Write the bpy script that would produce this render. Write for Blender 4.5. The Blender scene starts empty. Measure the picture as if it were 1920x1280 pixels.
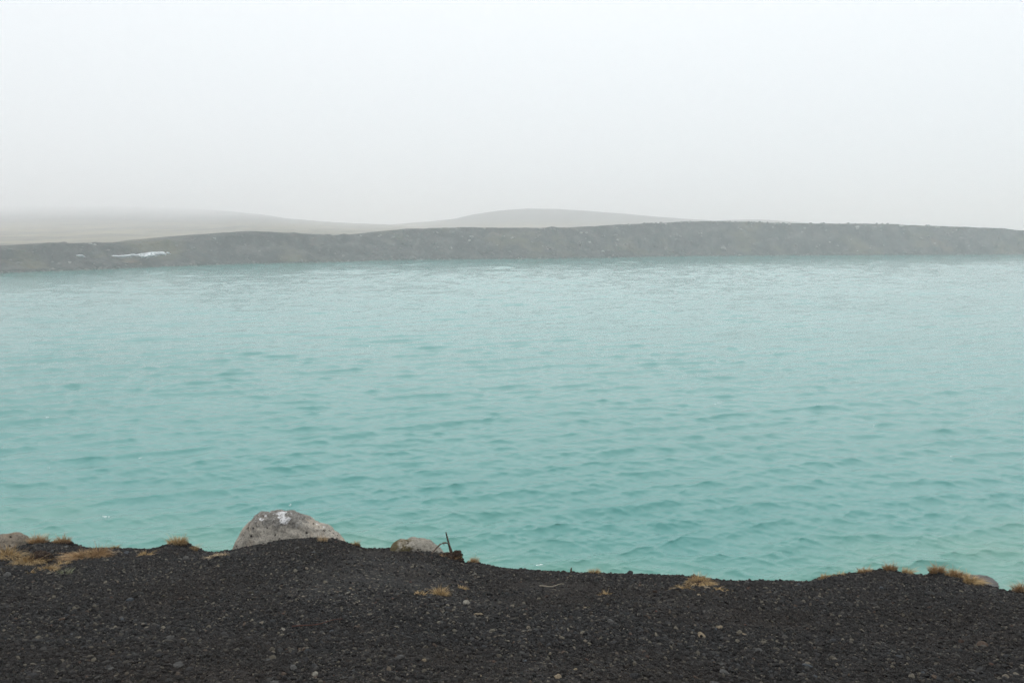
import bpy, bmesh, math, random
import numpy as np
from mathutils import Vector, Matrix

random.seed(7)
RNG = np.random.default_rng(11)
S = bpy.context.scene
COL = S.collection

# ------------------------------------------------------------------ camera, sky, sun, exposure
F = 28.0 / 36.0 * 1920.0            # focal length in photo pixels
PITCH = math.atan(215.0 / F)        # looking down over the crater lake
EYE = 10.0                          # eye height above the water, metres
cam_d = bpy.data.cameras.new('camera')
cam_d.lens = 28.0
cam_d.sensor_width = 36.0
cam_d.clip_start = 0.05
cam_d.clip_end = 12000.0
cam = bpy.data.objects.new('camera', cam_d)
cam.location = (0, 0, EYE)
cam.rotation_euler = (math.pi / 2 - PITCH, 0, 0)
COL.objects.link(cam)
S.camera = cam

SUN_EL, SUN_AZ = math.radians(52), math.radians(10)
world = bpy.data.worlds.new('World')
S.world = world
world.use_nodes = True
wn, wl = world.node_tree.nodes, world.node_tree.links
wn.clear()
w_out = wn.new('ShaderNodeOutputWorld')
w_bg = wn.new('ShaderNodeBackground')
w_bg.inputs['Strength'].default_value = 0.1
w_sky = wn.new('ShaderNodeTexSky')
w_sky.sky_type = 'NISHITA'
w_sky.sun_disc = False
w_sky.sun_elevation = SUN_EL
w_sky.sun_rotation = SUN_AZ
w_sky.dust_density = 6.0
w_geo = wn.new('ShaderNodeTexCoord')
w_sep = wn.new('ShaderNodeSeparateXYZ')
w_rmp = wn.new('ShaderNodeValToRGB')     # overcast cloud deck: a little brighter overhead than low down
w_rmp.color_ramp.elements[0].position = 0.0
w_rmp.color_ramp.elements[0].color = (0.575, 0.592, 0.602, 1)
w_rmp.color_ramp.elements[1].position = 1.0
w_rmp.color_ramp.elements[1].color = (1.0, 1.0, 1.0, 1)
w_mul = wn.new('ShaderNodeMix')
w_mul.data_type = 'RGBA'
w_mul.blend_type = 'MULTIPLY'
w_mul.inputs[0].default_value = 1.0
w_mul.inputs[7].default_value = (14.7, 15.0, 15.35, 1)
w_mix = wn.new('ShaderNodeMix')
w_mix.data_type = 'RGBA'
w_mix.inputs[0].default_value = 0.97
wl.new(w_geo.outputs['Generated'], w_sep.inputs[0])
wl.new(w_sep.outputs['Z'], w_rmp.inputs[0])
wl.new(w_rmp.outputs[0], w_mul.inputs[6])
wl.new(w_sky.outputs[0], w_mix.inputs[6])
wl.new(w_mul.outputs[2], w_mix.inputs[7])
wl.new(w_mix.outputs[2], w_bg.inputs['Color'])
wl.new(w_bg.outputs[0], w_out.inputs[0])

sun_d = bpy.data.lights.new('sun', 'SUN')
sun_d.energy = 0.8
sun_d.angle = math.radians(90)
sun_d.color = (1.0, 0.985, 0.96)
sun = bpy.data.objects.new('sun', sun_d)
sd = Vector((math.sin(SUN_AZ) * math.cos(SUN_EL), math.cos(SUN_AZ) * math.cos(SUN_EL), math.sin(SUN_EL)))
sun.rotation_euler = (-sd).to_track_quat('-Z', 'Y').to_euler()
sun.location = (0, 0, 60)
COL.objects.link(sun)

S.view_settings.view_transform = 'Standard'
S.view_settings.look = 'None'
S.view_settings.gamma = 1.0
S.view_settings.exposure = 0.0
S.view_settings.use_curve_mapping = False
S.render.engine = 'CYCLES'
S.cycles.use_denoising = True
S.cycles.denoising_prefilter = 'FAST'
S.cycles.max_bounces = 10
S.cycles.diffuse_bounces = 3
S.cycles.glossy_bounces = 3
S.cycles.volume_bounces = 8
S.cycles.caustics_reflective = False
S.cycles.caustics_refractive = False


# ------------------------------------------------------------------ helpers
def ray(px, py):
    """world direction through a photo pixel (1920 x 1280), y component normalised to 1"""
    a, b = (px - 960.0) / F, (640.0 - py) / F
    d = np.array([a, math.cos(PITCH) + b * math.sin(PITCH), -math.sin(PITCH) + b * math.cos(PITCH)])
    return d / d[1]


def at(px, py, Y):
    d = ray(px, py)
    return np.array([d[0] * Y, Y, EYE + d[2] * Y])


def px_of(x, y):
    """photo column of a ground point far away (close to the horizon)"""
    return 960.0 + F * x / (y * math.cos(PITCH) + 1e-9)


def lat(ix, iy, seed):
    h = (ix.astype(np.int64) * 374761393 + iy.astype(np.int64) * 668265263 + seed * 2147483647) & 0xffffffff
    h = ((h ^ (h >> 13)) * 1274126177) & 0xffffffff
    return ((h ^ (h >> 16)) & 0xffff) / 65535.0 * 2 - 1


def vnoise(x, y, seed=0):
    x = np.asarray(x, float)
    y = np.asarray(y, float)
    ix, iy = np.floor(x), np.floor(y)
    fx, fy = x - ix, y - iy
    fx, fy = fx * fx * (3 - 2 * fx), fy * fy * (3 - 2 * fy)
    a, b = lat(ix, iy, seed), lat(ix + 1, iy, seed)
    c, d = lat(ix, iy + 1, seed), lat(ix + 1, iy + 1, seed)
    return (a * (1 - fx) + b * fx) * (1 - fy) + (c * (1 - fx) + d * fx) * fy


def fbm(x, y, seed=0, octs=4, gain=0.5):
    v, amp, tot = 0.0, 1.0, 0.0
    for o in range(octs):
        v = v + amp * vnoise(np.asarray(x) * 2 ** o + 17.3 * o, np.asarray(y) * 2 ** o - 9.1 * o, seed + o)
        tot += amp
        amp *= gain
    return v / tot


def sstep(a, b, t):
    u = np.clip((np.asarray(t, float) - a) / (b - a), 0, 1)
    return u * u * (3 - 2 * u)


def link(name, mesh, parent=None):
    o = bpy.data.objects.new(name, mesh)
    COL.objects.link(o)
    if parent is not None:
        o.parent = parent
    return o


def tag(o, label=None, cat=None, group=None, kind=None):
    for k, v in (('label', label), ('category', cat), ('group', group), ('kind', kind)):
        if v:
            o[k] = v
    return o


def empty(name, loc):
    o = bpy.data.objects.new(name, None)
    o.empty_display_size = 0.1
    o.location = loc
    COL.objects.link(o)
    return o


def grid_mesh(name, V, rows, cols, mat, smooth=True):
    """V: (rows*cols, 3) array"""
    i = np.arange(rows - 1)[:, None] * cols + np.arange(cols - 1)[None, :]
    i = i.ravel()
    Q = np.stack([i, i + 1, i + cols + 1, i + cols], 1).astype(np.int32)
    me = bpy.data.meshes.new(name)
    me.vertices.add(len(V))
    me.vertices.foreach_set('co', np.asarray(V, np.float32).ravel())
    me.loops.add(Q.size)
    me.loops.foreach_set('vertex_index', Q.ravel())
    me.polygons.add(len(Q))
    me.polygons.foreach_set('loop_start', np.arange(0, Q.size, 4, dtype=np.int32))
    me.polygons.foreach_set('use_smooth', np.full(len(Q), smooth, dtype=bool))
    me.update(calc_edges=True)
    me.validate()
    me.materials.append(mat)
    return me


class NT:
    """small helper for node materials"""
    def __init__(self, name):
        self.m = bpy.data.materials.new(name)
        self.m.use_nodes = True
        self.n, self.l = self.m.node_tree.nodes, self.m.node_tree.links
        self.b = self.n['Principled BSDF']
        self.o = self.n['Material Output']

    def add(self, t, **kw):
        nd = self.n.new(t)
        for k, v in kw.items():
            setattr(nd, k, v)
        return nd

    def put(self, sock, v):
        if isinstance(v, bpy.types.NodeSocket):
            self.l.new(v, sock)
        else:
            sock.default_value = v

    def noise(self, vec, scale, detail=4, rough=0.55, dist=0.0):
        t = self.add('ShaderNodeTexNoise')
        if vec is not None:
            self.l.new(vec, t.inputs['Vector'])
        t.inputs['Scale'].default_value = scale
        t.inputs['Detail'].default_value = detail
        t.inputs['Roughness'].default_value = rough
        t.inputs['Distortion'].default_value = dist
        return t.outputs['Fac']

    def voro(self, vec, scale, out='Distance', feature='F1', rnd=1.0):
        t = self.add('ShaderNodeTexVoronoi')
        t.feature = feature
        if vec is not None:
            self.l.new(vec, t.inputs['Vector'])
        t.inputs['Scale'].default_value = scale
        t.inputs['Randomness'].default_value = rnd
        return t.outputs[out]

    def ramp(self, fac, stops, interp='LINEAR'):
        r = self.add('ShaderNodeValToRGB')
        cr = r.color_ramp
        cr.interpolation = interp
        while len(cr.elements) < len(stops):
            cr.elements.new(0.5)
        for e, (p, c) in zip(cr.elements, stops):
            e.position = p
            e.color = tuple(c) + (1,) if len(c) == 3 else c
        self.put(r.inputs[0], fac)
        return r.outputs[0]

    def mix(self, fac, a, b, mode='MIX'):
        m = self.add('ShaderNodeMix', data_type='RGBA', blend_type=mode)
        self.put(m.inputs[0], fac)
        self.put(m.inputs[6], a if isinstance(a, bpy.types.NodeSocket) else tuple(a) + (1,))
        self.put(m.inputs[7], b if isinstance(b, bpy.types.NodeSocket) else tuple(b) + (1,))
        return m.outputs[2]

    def math(self, op, a, b=0.0, clamp=False):
        m = self.add('ShaderNodeMath', operation=op, use_clamp=clamp)
        self.put(m.inputs[0], a)
        self.put(m.inputs[1], b)
        return m.outputs[0]

    def pos(self):
        return self.add('ShaderNodeNewGeometry').outputs['Position']

    def obj(self):
        return self.add('ShaderNodeTexCoord').outputs['Object']

    def mapv(self, vec, scale=(1, 1, 1), rot=(0, 0, 0), loc=(0, 0, 0)):
        m = self.add('ShaderNodeMapping')
        self.l.new(vec, m.inputs['Vector'])
        m.inputs['Scale'].default_value = scale
        m.inputs['Rotation'].default_value = rot
        m.inputs['Location'].default_value = loc
        return m.outputs[0]

    def bump(self, h, strength=0.5, dist=0.01, normal=None):
        b = self.add('ShaderNodeBump')
        b.inputs['Strength'].default_value = strength
        b.inputs['Distance'].default_value = dist
        self.l.new(h, b.inputs['Height'])
        if normal is not None:
            self.l.new(normal, b.inputs['Normal'])
        return b.outputs[0]

    def done(self, col=None, rough=0.9, normal=None, spec=0.3):
        if col is not None:
            self.put(self.b.inputs['Base Color'], col if isinstance(col, bpy.types.NodeSocket) else tuple(col) + (1,))
        self.put(self.b.inputs['Roughness'], rough)
        self.put(self.b.inputs['Specular IOR Level'], spec)
        if normal is not None:
            self.l.new(normal, self.b.inputs['Normal'])
        return self.m


# ------------------------------------------------------------------ materials
DARKS = [(0.0, (0.004, 0.004, 0.0045)), (0.30, (0.009, 0.0088, 0.0086)), (0.55, (0.018, 0.0175, 0.017)),
         (0.72, (0.032, 0.031, 0.030)), (0.80, (0.034, 0.025, 0.018)), (0.86, (0.042, 0.046, 0.050)),
         (0.915, (0.075, 0.070, 0.062)), (0.96, (0.12, 0.108, 0.083)), (0.99, (0.21, 0.185, 0.14)),
         (0.998, (0.075, 0.040, 0.028))]


def brown_mask(t, p):
    n1 = t.noise(p, 0.55, 4, 0.6)
    n2 = t.noise(p, 2.3, 4, 0.6)
    s = t.math('ADD', t.math('MULTIPLY', n1, 0.65), t.math('MULTIPLY', n2, 0.35))
    return t.ramp(s, [(0.44, (0, 0, 0)), (0.58, (1, 1, 1))])


def mat_gravel_ground():
    t = NT('black_scoria_ground')
    p = t.pos()
    c1 = t.voro(p, 70, 'Color')
    sep = t.add('ShaderNodeSeparateColor')
    t.l.new(c1, sep.inputs[0])
    col = t.ramp(sep.outputs[0], DARKS)
    col = t.mix(t.math('MULTIPLY', brown_mask(t, p), 0.55), col, (0.022, 0.0145, 0.0095))
    d1 = t.voro(p, 70)
    d2 = t.voro(p, 170)
    n = t.bump(t.math('ADD', d1, t.math('MULTIPLY', d2, 0.5)), 1.0, 0.012)
    return t.done(col, 0.9, n, 0.25)


def mat_pebble():
    t = NT('scoria_pebble')
    oi = t.add('ShaderNodeObjectInfo')
    p = t.pos()
    col = t.ramp(oi.outputs['Random'], DARKS)
    col = t.mix(t.math('MULTIPLY', brown_mask(t, p), 0.5), col, (0.022, 0.0165, 0.0125))
    g = t.noise(t.obj(), 3.0, 3, 0.7)
    col = t.mix(0.55, col, t.ramp(g, [(0.3, (0.35, 0.35, 0.35)), (0.7, (1.0, 1.0, 1.0))]), 'MULTIPLY')
    nb = t.bump(t.noise(t.obj(), 5.0, 3, 0.7), 0.5, 0.15)
    return t.done(col, 0.85, nb, 0.3)


def mat_stone(name, c, var=0.35):
    t = NT(name)
    p = t.pos()
    n = t.noise(p, 60, 5, 0.7)
    col = t.mix(t.ramp(n, [(0.35, (0, 0, 0)), (0.7, (1, 1, 1))]), tuple(x * (1 - var) for x in c),
                tuple(min(1, x * (1 + var)) for x in c))
    pit = t.noise(p, 190, 3, 0.6)
    col = t.mix(t.ramp(pit, [(0.30, (1, 1, 1)), (0.40, (0, 0, 0))]), col, tuple(x * 0.35 for x in c))
    return t.done(col, 0.9, t.bump(t.noise(p, 110, 4, 0.7), 0.6, 0.006), 0.25)


def mat_boulder(name, base, dark, lichens=(), grey_top=None, moss=None):
    """weathered basalt; lichens: (x, y, z, radius) in object space"""
    t = NT(name)
    p = t.obj()
    n = t.noise(p, 7, 6, 0.65)
    fine = t.noise(p, 55, 4, 0.7)
    col = t.mix(t.ramp(n, [(0.35, (0, 0, 0)), (0.68, (1, 1, 1))]), tuple(x * 0.74 for x in base), base)
    col = t.mix(0.6, col, t.ramp(fine, [(0.36, (0.22, 0.22, 0.22)), (0.5, (0.85, 0.84, 0.82)), (0.66, (1.3, 1.28, 1.24))]), 'MULTIPLY')
    warm = t.noise(p, 3.2, 3, 0.6)
    col = t.mix(t.ramp(warm, [(0.5, (0, 0, 0)), (0.72, (0.55, 0.55, 0.55))]), col, (base[0] * 1.02, base[1] * 0.85, base[2] * 0.7))
    # vesicles: small dark pits, some larger holes
    vd = t.voro(p, 19)
    gate = t.noise(p, 9, 2, 0.5)
    pit = t.math('MULTIPLY', t.ramp(vd, [(0.16, (1, 1, 1)), (0.26, (0, 0, 0))]), t.ramp(gate, [(0.48, (0, 0, 0)), (0.54, (1, 1, 1))]))
    col = t.mix(pit, col, dark)
    sep = t.add('ShaderNodeSeparateXYZ')
    t.l.new(p, sep.inputs[0])
    if grey_top is not None:
        k = t.math('ADD', sep.outputs[2], t.math('MULTIPLY', t.math('SUBTRACT', t.noise(p, 16, 5, 0.75), 0.5), 0.28))
        m = t.ramp(k, [(grey_top, (0, 0, 0)), (grey_top + 0.05, (0.85, 0.85, 0.85))])
        crust = t.ramp(t.noise(p, 48, 4, 0.8), [(0.36, (0.035, 0.033, 0.03)), (0.5, (0.12, 0.115, 0.105)), (0.62, (0.30, 0.29, 0.275))])
        col = t.mix(m, col, crust)
    if moss is not None:
        k = t.math('ADD', t.noise(p, 9, 4, 0.7), t.math('MULTIPLY', sep.outputs[0], moss))
        col = t.mix(t.ramp(k, [(0.52, (0, 0, 0)), (0.66, (0.9, 0.9, 0.9))]), col, (0.075, 0.058, 0.018))
    speck = t.noise(p, 38, 3, 0.6)
    col = t.mix(t.ramp(speck, [(0.68, (0, 0, 0)), (0.72, (0.8, 0.8, 0.8))]), col, (0.36, 0.35, 0.33))
    wob = t.add('ShaderNodeTexNoise')
    t.l.new(p, wob.inputs['Vector'])
    wob.inputs['Scale'].default_value = 24
    wob.inputs['Detail'].default_value = 4
    for (x, y, z, r) in lichens:
        w = t.add('ShaderNodeVectorMath', operation='MULTIPLY_ADD')
        t.l.new(wob.outputs['Color'], w.inputs[0])
        w.inputs[1].default_value = (r * 1.7,) * 3
        t.l.new(p, w.inputs[2])
        dv = t.add('ShaderNodeVectorMath', operation='DISTANCE')
        t.l.new(w.outputs[0], dv.inputs[0])
        dv.inputs[1].default_value = (x + r * 0.85, y + r * 0.85, z + r * 0.85)
        m = t.ramp(t.math('DIVIDE', dv.outputs['Value'], r), [(0.86, (1, 1, 1)), (0.94, (0, 0, 0))])
        m = t.math('MULTIPLY', m, t.ramp(t.noise(p, 42, 4, 0.75), [(0.42, (0.15, 0.15, 0.15)), (0.50, (1, 1, 1))]))
        col = t.mix(m, col, t.mix(t.noise(p, 60, 3, 0.7), (0.50, 0.50, 0.49), (0.80, 0.80, 0.80)))
    h = t.math('ADD', t.math('MULTIPLY', fine, 0.5), t.math('SUBTRACT', n, t.math('MULTIPLY', pit, 0.4)))
    return t.done(col, 0.92, t.bump(h, 1.0, 0.035), 0.2)


def mat_blade(name, a, b, c):
    t = NT(name)
    at_ = t.add('ShaderNodeAttribute', attribute_name='tone')
    col = t.ramp(at_.outputs['Fac'], [(0.0, a), (0.5, b), (1.0, c)])
    m = t.done(col, 0.75, None, 0.2)
    return m


def mat_plain(name, c, c2, scale=30, rough=0.9, bump=0.6, dist=0.01):
    t = NT(name)
    p = t.pos()
    n = t.noise(p, scale, 5, 0.65)
    col = t.mix(t.ramp(n, [(0.35, (0, 0, 0)), (0.65, (1, 1, 1))]), c, c2)
    return t.done(col, rough, t.bump(n, bump, dist), 0.25)


def mat_bank():
    t = NT('far_scoria_bank')
    p = t.pos()
    st = t.mapv(p, (1.0, 1.0, 0.12))
    n = t.noise(st, 0.22, 6, 0.65)
    col = t.ramp(n, [(0.34, (0.014, 0.013, 0.0125)), (0.5, (0.038, 0.036, 0.034)), (0.66, (0.088, 0.082, 0.074))])
    # rows of exposed rock, moss and rust stains with their own outlines
    moss = t.noise(p, 0.06, 5, 0.65)
    col = t.mix(t.ramp(moss, [(0.52, (0, 0, 0)), (0.66, (0.75, 0.75, 0.75))]), col, (0.110, 0.095, 0.048))
    rust = t.noise(t.mapv(p, (1, 1, 1), (0, 0, 0), (31, 7, 3)), 0.075, 4, 0.6)
    col = t.mix(t.ramp(rust, [(0.64, (0, 0, 0)), (0.74, (0.7, 0.7, 0.7))]), col, (0.16, 0.10, 0.055))
    pale = t.noise(t.mapv(p, (1, 1, 1), (0, 0, 0), (-11, 17, 9)), 0.5, 5, 0.75)
    col = t.mix(t.ramp(pale, [(0.56, (0, 0, 0)), (0.70, (0.75, 0.75, 0.75))]), col, (0.14, 0.132, 0.12))
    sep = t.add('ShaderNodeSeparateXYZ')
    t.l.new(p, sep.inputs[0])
    stones = t.ramp(t.voro(p, 1.1), [(0.12, (0.5, 0.5, 0.5)), (0.3, (0, 0, 0))])
    col = t.mix(stones, col, (0.12, 0.112, 0.10))
    # wet dark-green strip at the waterline, with the bank's reflection painted into it
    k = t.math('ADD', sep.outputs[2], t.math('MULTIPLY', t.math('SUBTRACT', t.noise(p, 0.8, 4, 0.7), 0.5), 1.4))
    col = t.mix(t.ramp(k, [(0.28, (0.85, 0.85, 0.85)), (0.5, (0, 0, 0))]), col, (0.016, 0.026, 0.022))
    h = t.math('ADD', t.noise(p, 0.9, 6, 0.7), t.math('MULTIPLY', n, 1.5))
    return t.done(col, 0.95, t.bump(h, 0.9, 0.8), 0.15)


def mat_moor():
    t = NT('straw_coloured_moor')
    p = t.pos()
    n = t.noise(p, 0.02, 6, 0.62)
    m = t.noise(p, 0.11, 5, 0.65)
    s = t.math('ADD', t.math('MULTIPLY', n, 0.55), t.math('MULTIPLY', m, 0.45))
    col = t.ramp(s, [(0.36, (0.080, 0.073, 0.062)), (0.48, (0.165, 0.145, 0.105)), (0.62, (0.27, 0.23, 0.15))])
    sep = t.add('ShaderNodeSeparateXYZ')
    t.l.new(p, sep.inputs[0])
    # the higher ground is bare dark scoria
    k = t.math('ADD', sep.outputs[2], t.math('MULTIPLY', t.math('SUBTRACT', n, 0.5), 16.0))
    col = t.mix(t.ramp(t.math('DIVIDE', k, 40.0), [(0.27, (0, 0, 0)), (0.45, (0.9, 0.9, 0.9))]), col, (0.055, 0.052, 0.048))
    return t.done(col, 0.95, t.bump(m, 0.6, 1.5), 0.1)


def mat_water():
    t = NT('milky_turquoise_water')
    p = t.pos()
    sh = t.add('ShaderNodeAttribute', attribute_name='shallow')
    big = t.noise(t.mapv(p, (0.6, 1.0, 1.0), (0, 0, 0.35)), 0.03, 4, 0.6)
    col = t.mix(t.ramp(big, [(0.35, (0, 0, 0)), (0.65, (1, 1, 1))]), (0.044, 0.212, 0.194), (0.060, 0.238, 0.220))
    col = t.mix(sh.outputs['Fac'], col, (0.135, 0.278, 0.200))
    r1 = t.noise(t.mapv(p, (0.75, 1.5, 1.0), (0, 0, -0.30)), 2.6, 5, 0.62, 0.3)
    r2 = t.noise(t.mapv(p, (0.8, 1.6, 1.0), (0, 0, 0.45)), 7.5, 4, 0.6, 0.3)
    gust = t.ramp(t.noise(t.mapv(p, (0.5, 1.3, 1.0), (0, 0, 0.2)), 0.05, 4, 0.6), [(0.3, (0.55, 0.55, 0.55)), (0.7, (1, 1, 1))])
    h = t.math('MULTIPLY', t.math('ADD', r1, t.math('MULTIPLY', r2, 0.38)), gust)
    nb = t.bump(h, 1.0, 0.036)
    t.b.inputs['IOR'].default_value = 1.345
    return t.done(col, 0.07, nb, 0.5)


M = {
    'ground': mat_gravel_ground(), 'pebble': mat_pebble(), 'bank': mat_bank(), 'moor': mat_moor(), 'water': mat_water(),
    'straw': mat_blade('dry_straw_grass', (0.16, 0.10, 0.045), (0.37, 0.255, 0.115), (0.56, 0.43, 0.24)),
    'orange': mat_blade('orange_dead_grass', (0.13, 0.075, 0.035), (0.33, 0.205, 0.095), (0.52, 0.39, 0.22)),
    'pale': mat_blade('bleached_grass', (0.26, 0.19, 0.11), (0.42, 0.32, 0.20), (0.55, 0.46, 0.32)),
    'greygreen': mat_blade('grey_green_plant', (0.10, 0.11, 0.06), (0.20, 0.21, 0.13), (0.30, 0.30, 0.21)),
    'peat': mat_plain('brown_root_mat', (0.014, 0.009, 0.006), (0.045, 0.026, 0.015), 60, 0.95, 1.0, 0.02),
    'twig': mat_plain('weathered_stem', (0.045, 0.030, 0.022), (0.13, 0.095, 0.07), 90, 0.85),
    'redtwig': mat_plain('reddish_stick', (0.045, 0.020, 0.014), (0.09, 0.040, 0.028), 70, 0.85),
    'paletwig': mat_plain('bleached_stick', (0.20, 0.17, 0.13), (0.30, 0.27, 0.21), 70, 0.85),
    'snow': mat_plain('old_snow', (0.66, 0.67, 0.68), (0.86, 0.87, 0.88), 0.8, 0.7, 0.4, 0.2),
    'foam': mat_plain('water_foam', (0.70, 0.76, 0.75), (0.86, 0.88, 0.88), 20, 0.6, 0.3, 0.01),
    'post': mat_plain('sign_timber', (0.16, 0.14, 0.12), (0.22, 0.20, 0.17), 4, 0.9),
    'board': mat_plain('sign_board', (0.10, 0.10, 0.10), (0.13, 0.13, 0.13), 4, 0.7),
    'farrock': mat_plain('far_basalt_rock', (0.075, 0.072, 0.066), (0.19, 0.18, 0.165), 1.6, 0.95, 0.8, 0.25),
    'farpale': mat_plain('far_pale_rock', (0.20, 0.19, 0.175), (0.36, 0.345, 0.32), 1.6, 0.95, 0.8, 0.25),
}
STONES = [mat_stone('grey_basalt_stone', (0.06, 0.059, 0.056)), mat_stone('blue_grey_stone', (0.052, 0.058, 0.064)),
          mat_stone('tan_stone', (0.18, 0.145, 0.098)), mat_stone('pale_stone', (0.19, 0.178, 0.15)),
          mat_stone('black_scoria_stone', (0.018, 0.018, 0.018)), mat_stone('red_scoria_stone', (0.075, 0.036, 0.026)),
          mat_stone('brown_scoria_stone', (0.060, 0.042, 0.030))]

# ------------------------------------------------------------------ the near slope (height field)
EDGE = [(-160, 1030, 7.7), (-60, 1032, 7.7), (0, 1034, 7.7), (35, 1030, 7.7), (52, 1020, 7.7), (90, 1016, 7.7), (130, 1017, 7.7),
        (145, 1024, 7.7), (170, 1028, 7.65), (230, 1028, 7.6), (280, 1030, 7.55), (305, 1024, 7.5), (332, 1016, 7.5),
        (356, 1021, 7.5), (372, 1032, 7.45), (400, 1036, 7.4), (440, 1030, 7.35), (470, 1022, 7.3), (520, 1014, 7.2), (580, 1009, 7.15), (625, 1010, 7.15), (648, 1017, 7.15), (664, 1021, 7.15),
        (684, 1029, 7.15), (730, 1028, 7.1), (800, 1027, 7.0), (842, 1038, 6.95), (862, 1046, 6.9), (872, 1055, 6.85), (888, 1053, 6.8), (905, 1057, 6.8),
        (940, 1065, 6.7), (1040, 1071, 6.6), (1150, 1076, 6.5), (1250, 1078, 6.4), (1300, 1080, 6.35), (1360, 1088, 6.3),
        (1440, 1088, 6.25), (1528, 1091, 6.2), (1548, 1081, 6.2), (1600, 1075, 6.2), (1640, 1069, 6.2), (1668, 1067, 6.2),
        (1700, 1074, 6.15), (1736, 1079, 6.1), (1762, 1073, 6.1), (1800, 1079, 6.1), (1832, 1094, 6.05), (1860, 1103, 6.0),
        (1895, 1109, 6.0), (1925, 1106, 6.0), (2000, 1106, 6.0), (2100, 1100, 6.0)]
EP = np.array([at(*e) for e in EDGE])
ZB = EYE + ray(960, 1280)[2] * 3.3


def edge_y(x):
    x = np.asarray(x, float)
    e = np.interp(x, EP[:, 0], EP[:, 1])
    lo, hi = EP[0, 0], EP[-1, 0]
    dl, dr = np.clip(lo - x, 0, 118), np.clip(x - hi, 0, 190)
    e = e + 125 - np.sqrt(125.0 ** 2 - dl ** 2) + 210 - np.sqrt(210.0 ** 2 - dr ** 2)
    return e


def edge_z(x):
    return np.interp(x, EP[:, 0], EP[:, 2])


_xs = np.linspace(-7, 7, 1401)
_k = np.exp(-0.5 * (np.arange(-160, 161) / 55.0) ** 2)
_k /= _k.sum()
_zs = np.convolve(np.pad(edge_z(_xs), 160, mode='edge'), _k, mode='valid')


def ground_h(x, y):
    x = np.asarray(x, float)
    y = np.asarray(y, float)
    ye = edge_y(x)
    ze = edge_z(x)
    zs = np.interp(x, _xs, _zs)
    y3 = np.clip(y, -60, None)
    slope = (zs - ZB) / (np.minimum(ye, 9.0) - 3.3)
    flat = np.where(y3 > 1.8, y3, 1.8 - (1.8 - y3) * 0.18)          # levels out towards the path behind the camera
    flat = np.where(ye > 9.0, flat - (ye - 7.0) * sstep(2.0, 30.0, ye - 7.0) * 0.9, flat)
    z_in = ZB + (flat - 3.3) * slope
    z_in = z_in + (ze - zs) * np.exp(-(np.clip(ye - y, 0, None) / 0.42) ** 2)
    fade = np.exp(-np.clip(ye - y, 0, None) / 0.5)
    z_in = z_in + (fbm(x * 0.9, y * 0.9, 3, 4) * 0.085 + fbm(x * 5, y * 5, 5, 3) * 0.014) * (1 - 0.85 * fade)
    d = np.clip(y - ye, 0, None)
    z_out = ze - 0.56 * d - 0.20 * np.minimum(d, 2) ** 2 / 2 - 0.2 * np.clip(d - 2, 0, None)
    z_out = z_out + fbm(x * 0.5, y * 0.5, 8, 3) * 0.18 * sstep(1.0, 4.0, d)
    return np.where(y <= ye, z_in, z_out)


xs = np.concatenate([-np.geomspace(128, 7.0, 46), np.arange(-6.9, 6.91, 0.03), np.geomspace(7.0, 196, 52)])
EYX = edge_y(xs)
t_back = np.linspace(0, 1, 14)
t_mid = np.linspace(0, 1, 190)[1:]
t_out = np.linspace(0, 1, 34)[1:]
Yg = np.concatenate([
    -60 + t_back[:, None] ** 0.6 * (2.6 + 60) + 0 * EYX[None, :],
    2.6 + t_mid[:, None] * (EYX[None, :] + 0.5 - 2.6),
    EYX[None, :] + 0.5 + t_out[:, None] ** 1.2 * 13.5], 0)
Xg = np.repeat(xs[None, :], Yg.shape[0], 0)
Zg = ground_h(Xg, Yg)
gm = grid_mesh('gravel_slope', np.stack([Xg, Yg, Zg], -1).reshape(-1, 3), Yg.shape[0], len(xs), M['ground'])
gravel_slope = tag(link('gravel_slope', gm), 'steep slope of black volcanic gravel in the foreground', None, None, 'structure')

# ------------------------------------------------------------------ far shore line of the crater lake
SHORE = [(-120, 520), (0, 512), (100, 508), (200, 505), (330, 499), (450, 495), (560, 493), (640, 491), (700, 488.5), (800, 487),
         (960, 485.5), (1080, 484.5), (1160, 483), (1280, 480.5), (1420, 479.5), (1600, 478.6), (1760, 478), (1920, 477.3), (2040, 477.5)]
TOP = [(-200, 466), (0, 461), (70, 457), (150, 455), (230, 454), (330, 449), (375, 441), (420, 436), (455, 434), (500, 434.5), (560, 438),
       (625, 441), (660, 439.5), (700, 435), (760, 429), (860, 426.5), (960, 427), (1022, 427), (1034, 425), (1048, 427), (1100, 425),
       (1150, 421.5), (1220, 419), (1280, 415.5), (1340, 415), (1400, 416), (1440, 418), (1500, 418.5), (1600, 419.5), (1680, 420), (1700, 422), (1760, 423.5),
       (1840, 427), (1885, 428.5), (1905, 431.5), (1930, 433), (2100, 438)]
sh_px = np.array(SHORE)
pts = []
for px in np.linspace(-120, 2040, 150):
    d = ray(px, np.interp(px, sh_px[:, 0], sh_px[:, 1]))
    Y = -EYE / d[2]
    pts.append((d[0] * Y, Y))
pts = [(-112, 22), (-128, 45), (-134, 70), (-132, 96), (-124, 118)] + [p for p in pts] + \
      [(236, 255), (252, 220), (256, 180), (244, 135), (222, 95), (190, 62)]
pts = np.array(pts, float)
seg = np.r_[0, np.cumsum(np.hypot(*np.diff(pts, axis=0).T))]
NB = 820
u = np.linspace(0, seg[-1], NB)
SX, SY = np.interp(u, seg, pts[:, 0]), np.interp(u, seg, pts[:, 1])
for a in (SX, SY):
    kk = np.ones(15) / 15
    a[:] = np.convolve(np.pad(a, 7, mode='edge'), kk, mode='valid')
CX, CY = 45.0, 125.0
nx, ny = SX - CX, SY - CY
nl = np.hypot(nx, ny)
nx, ny = nx / nl, ny / nl
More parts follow.
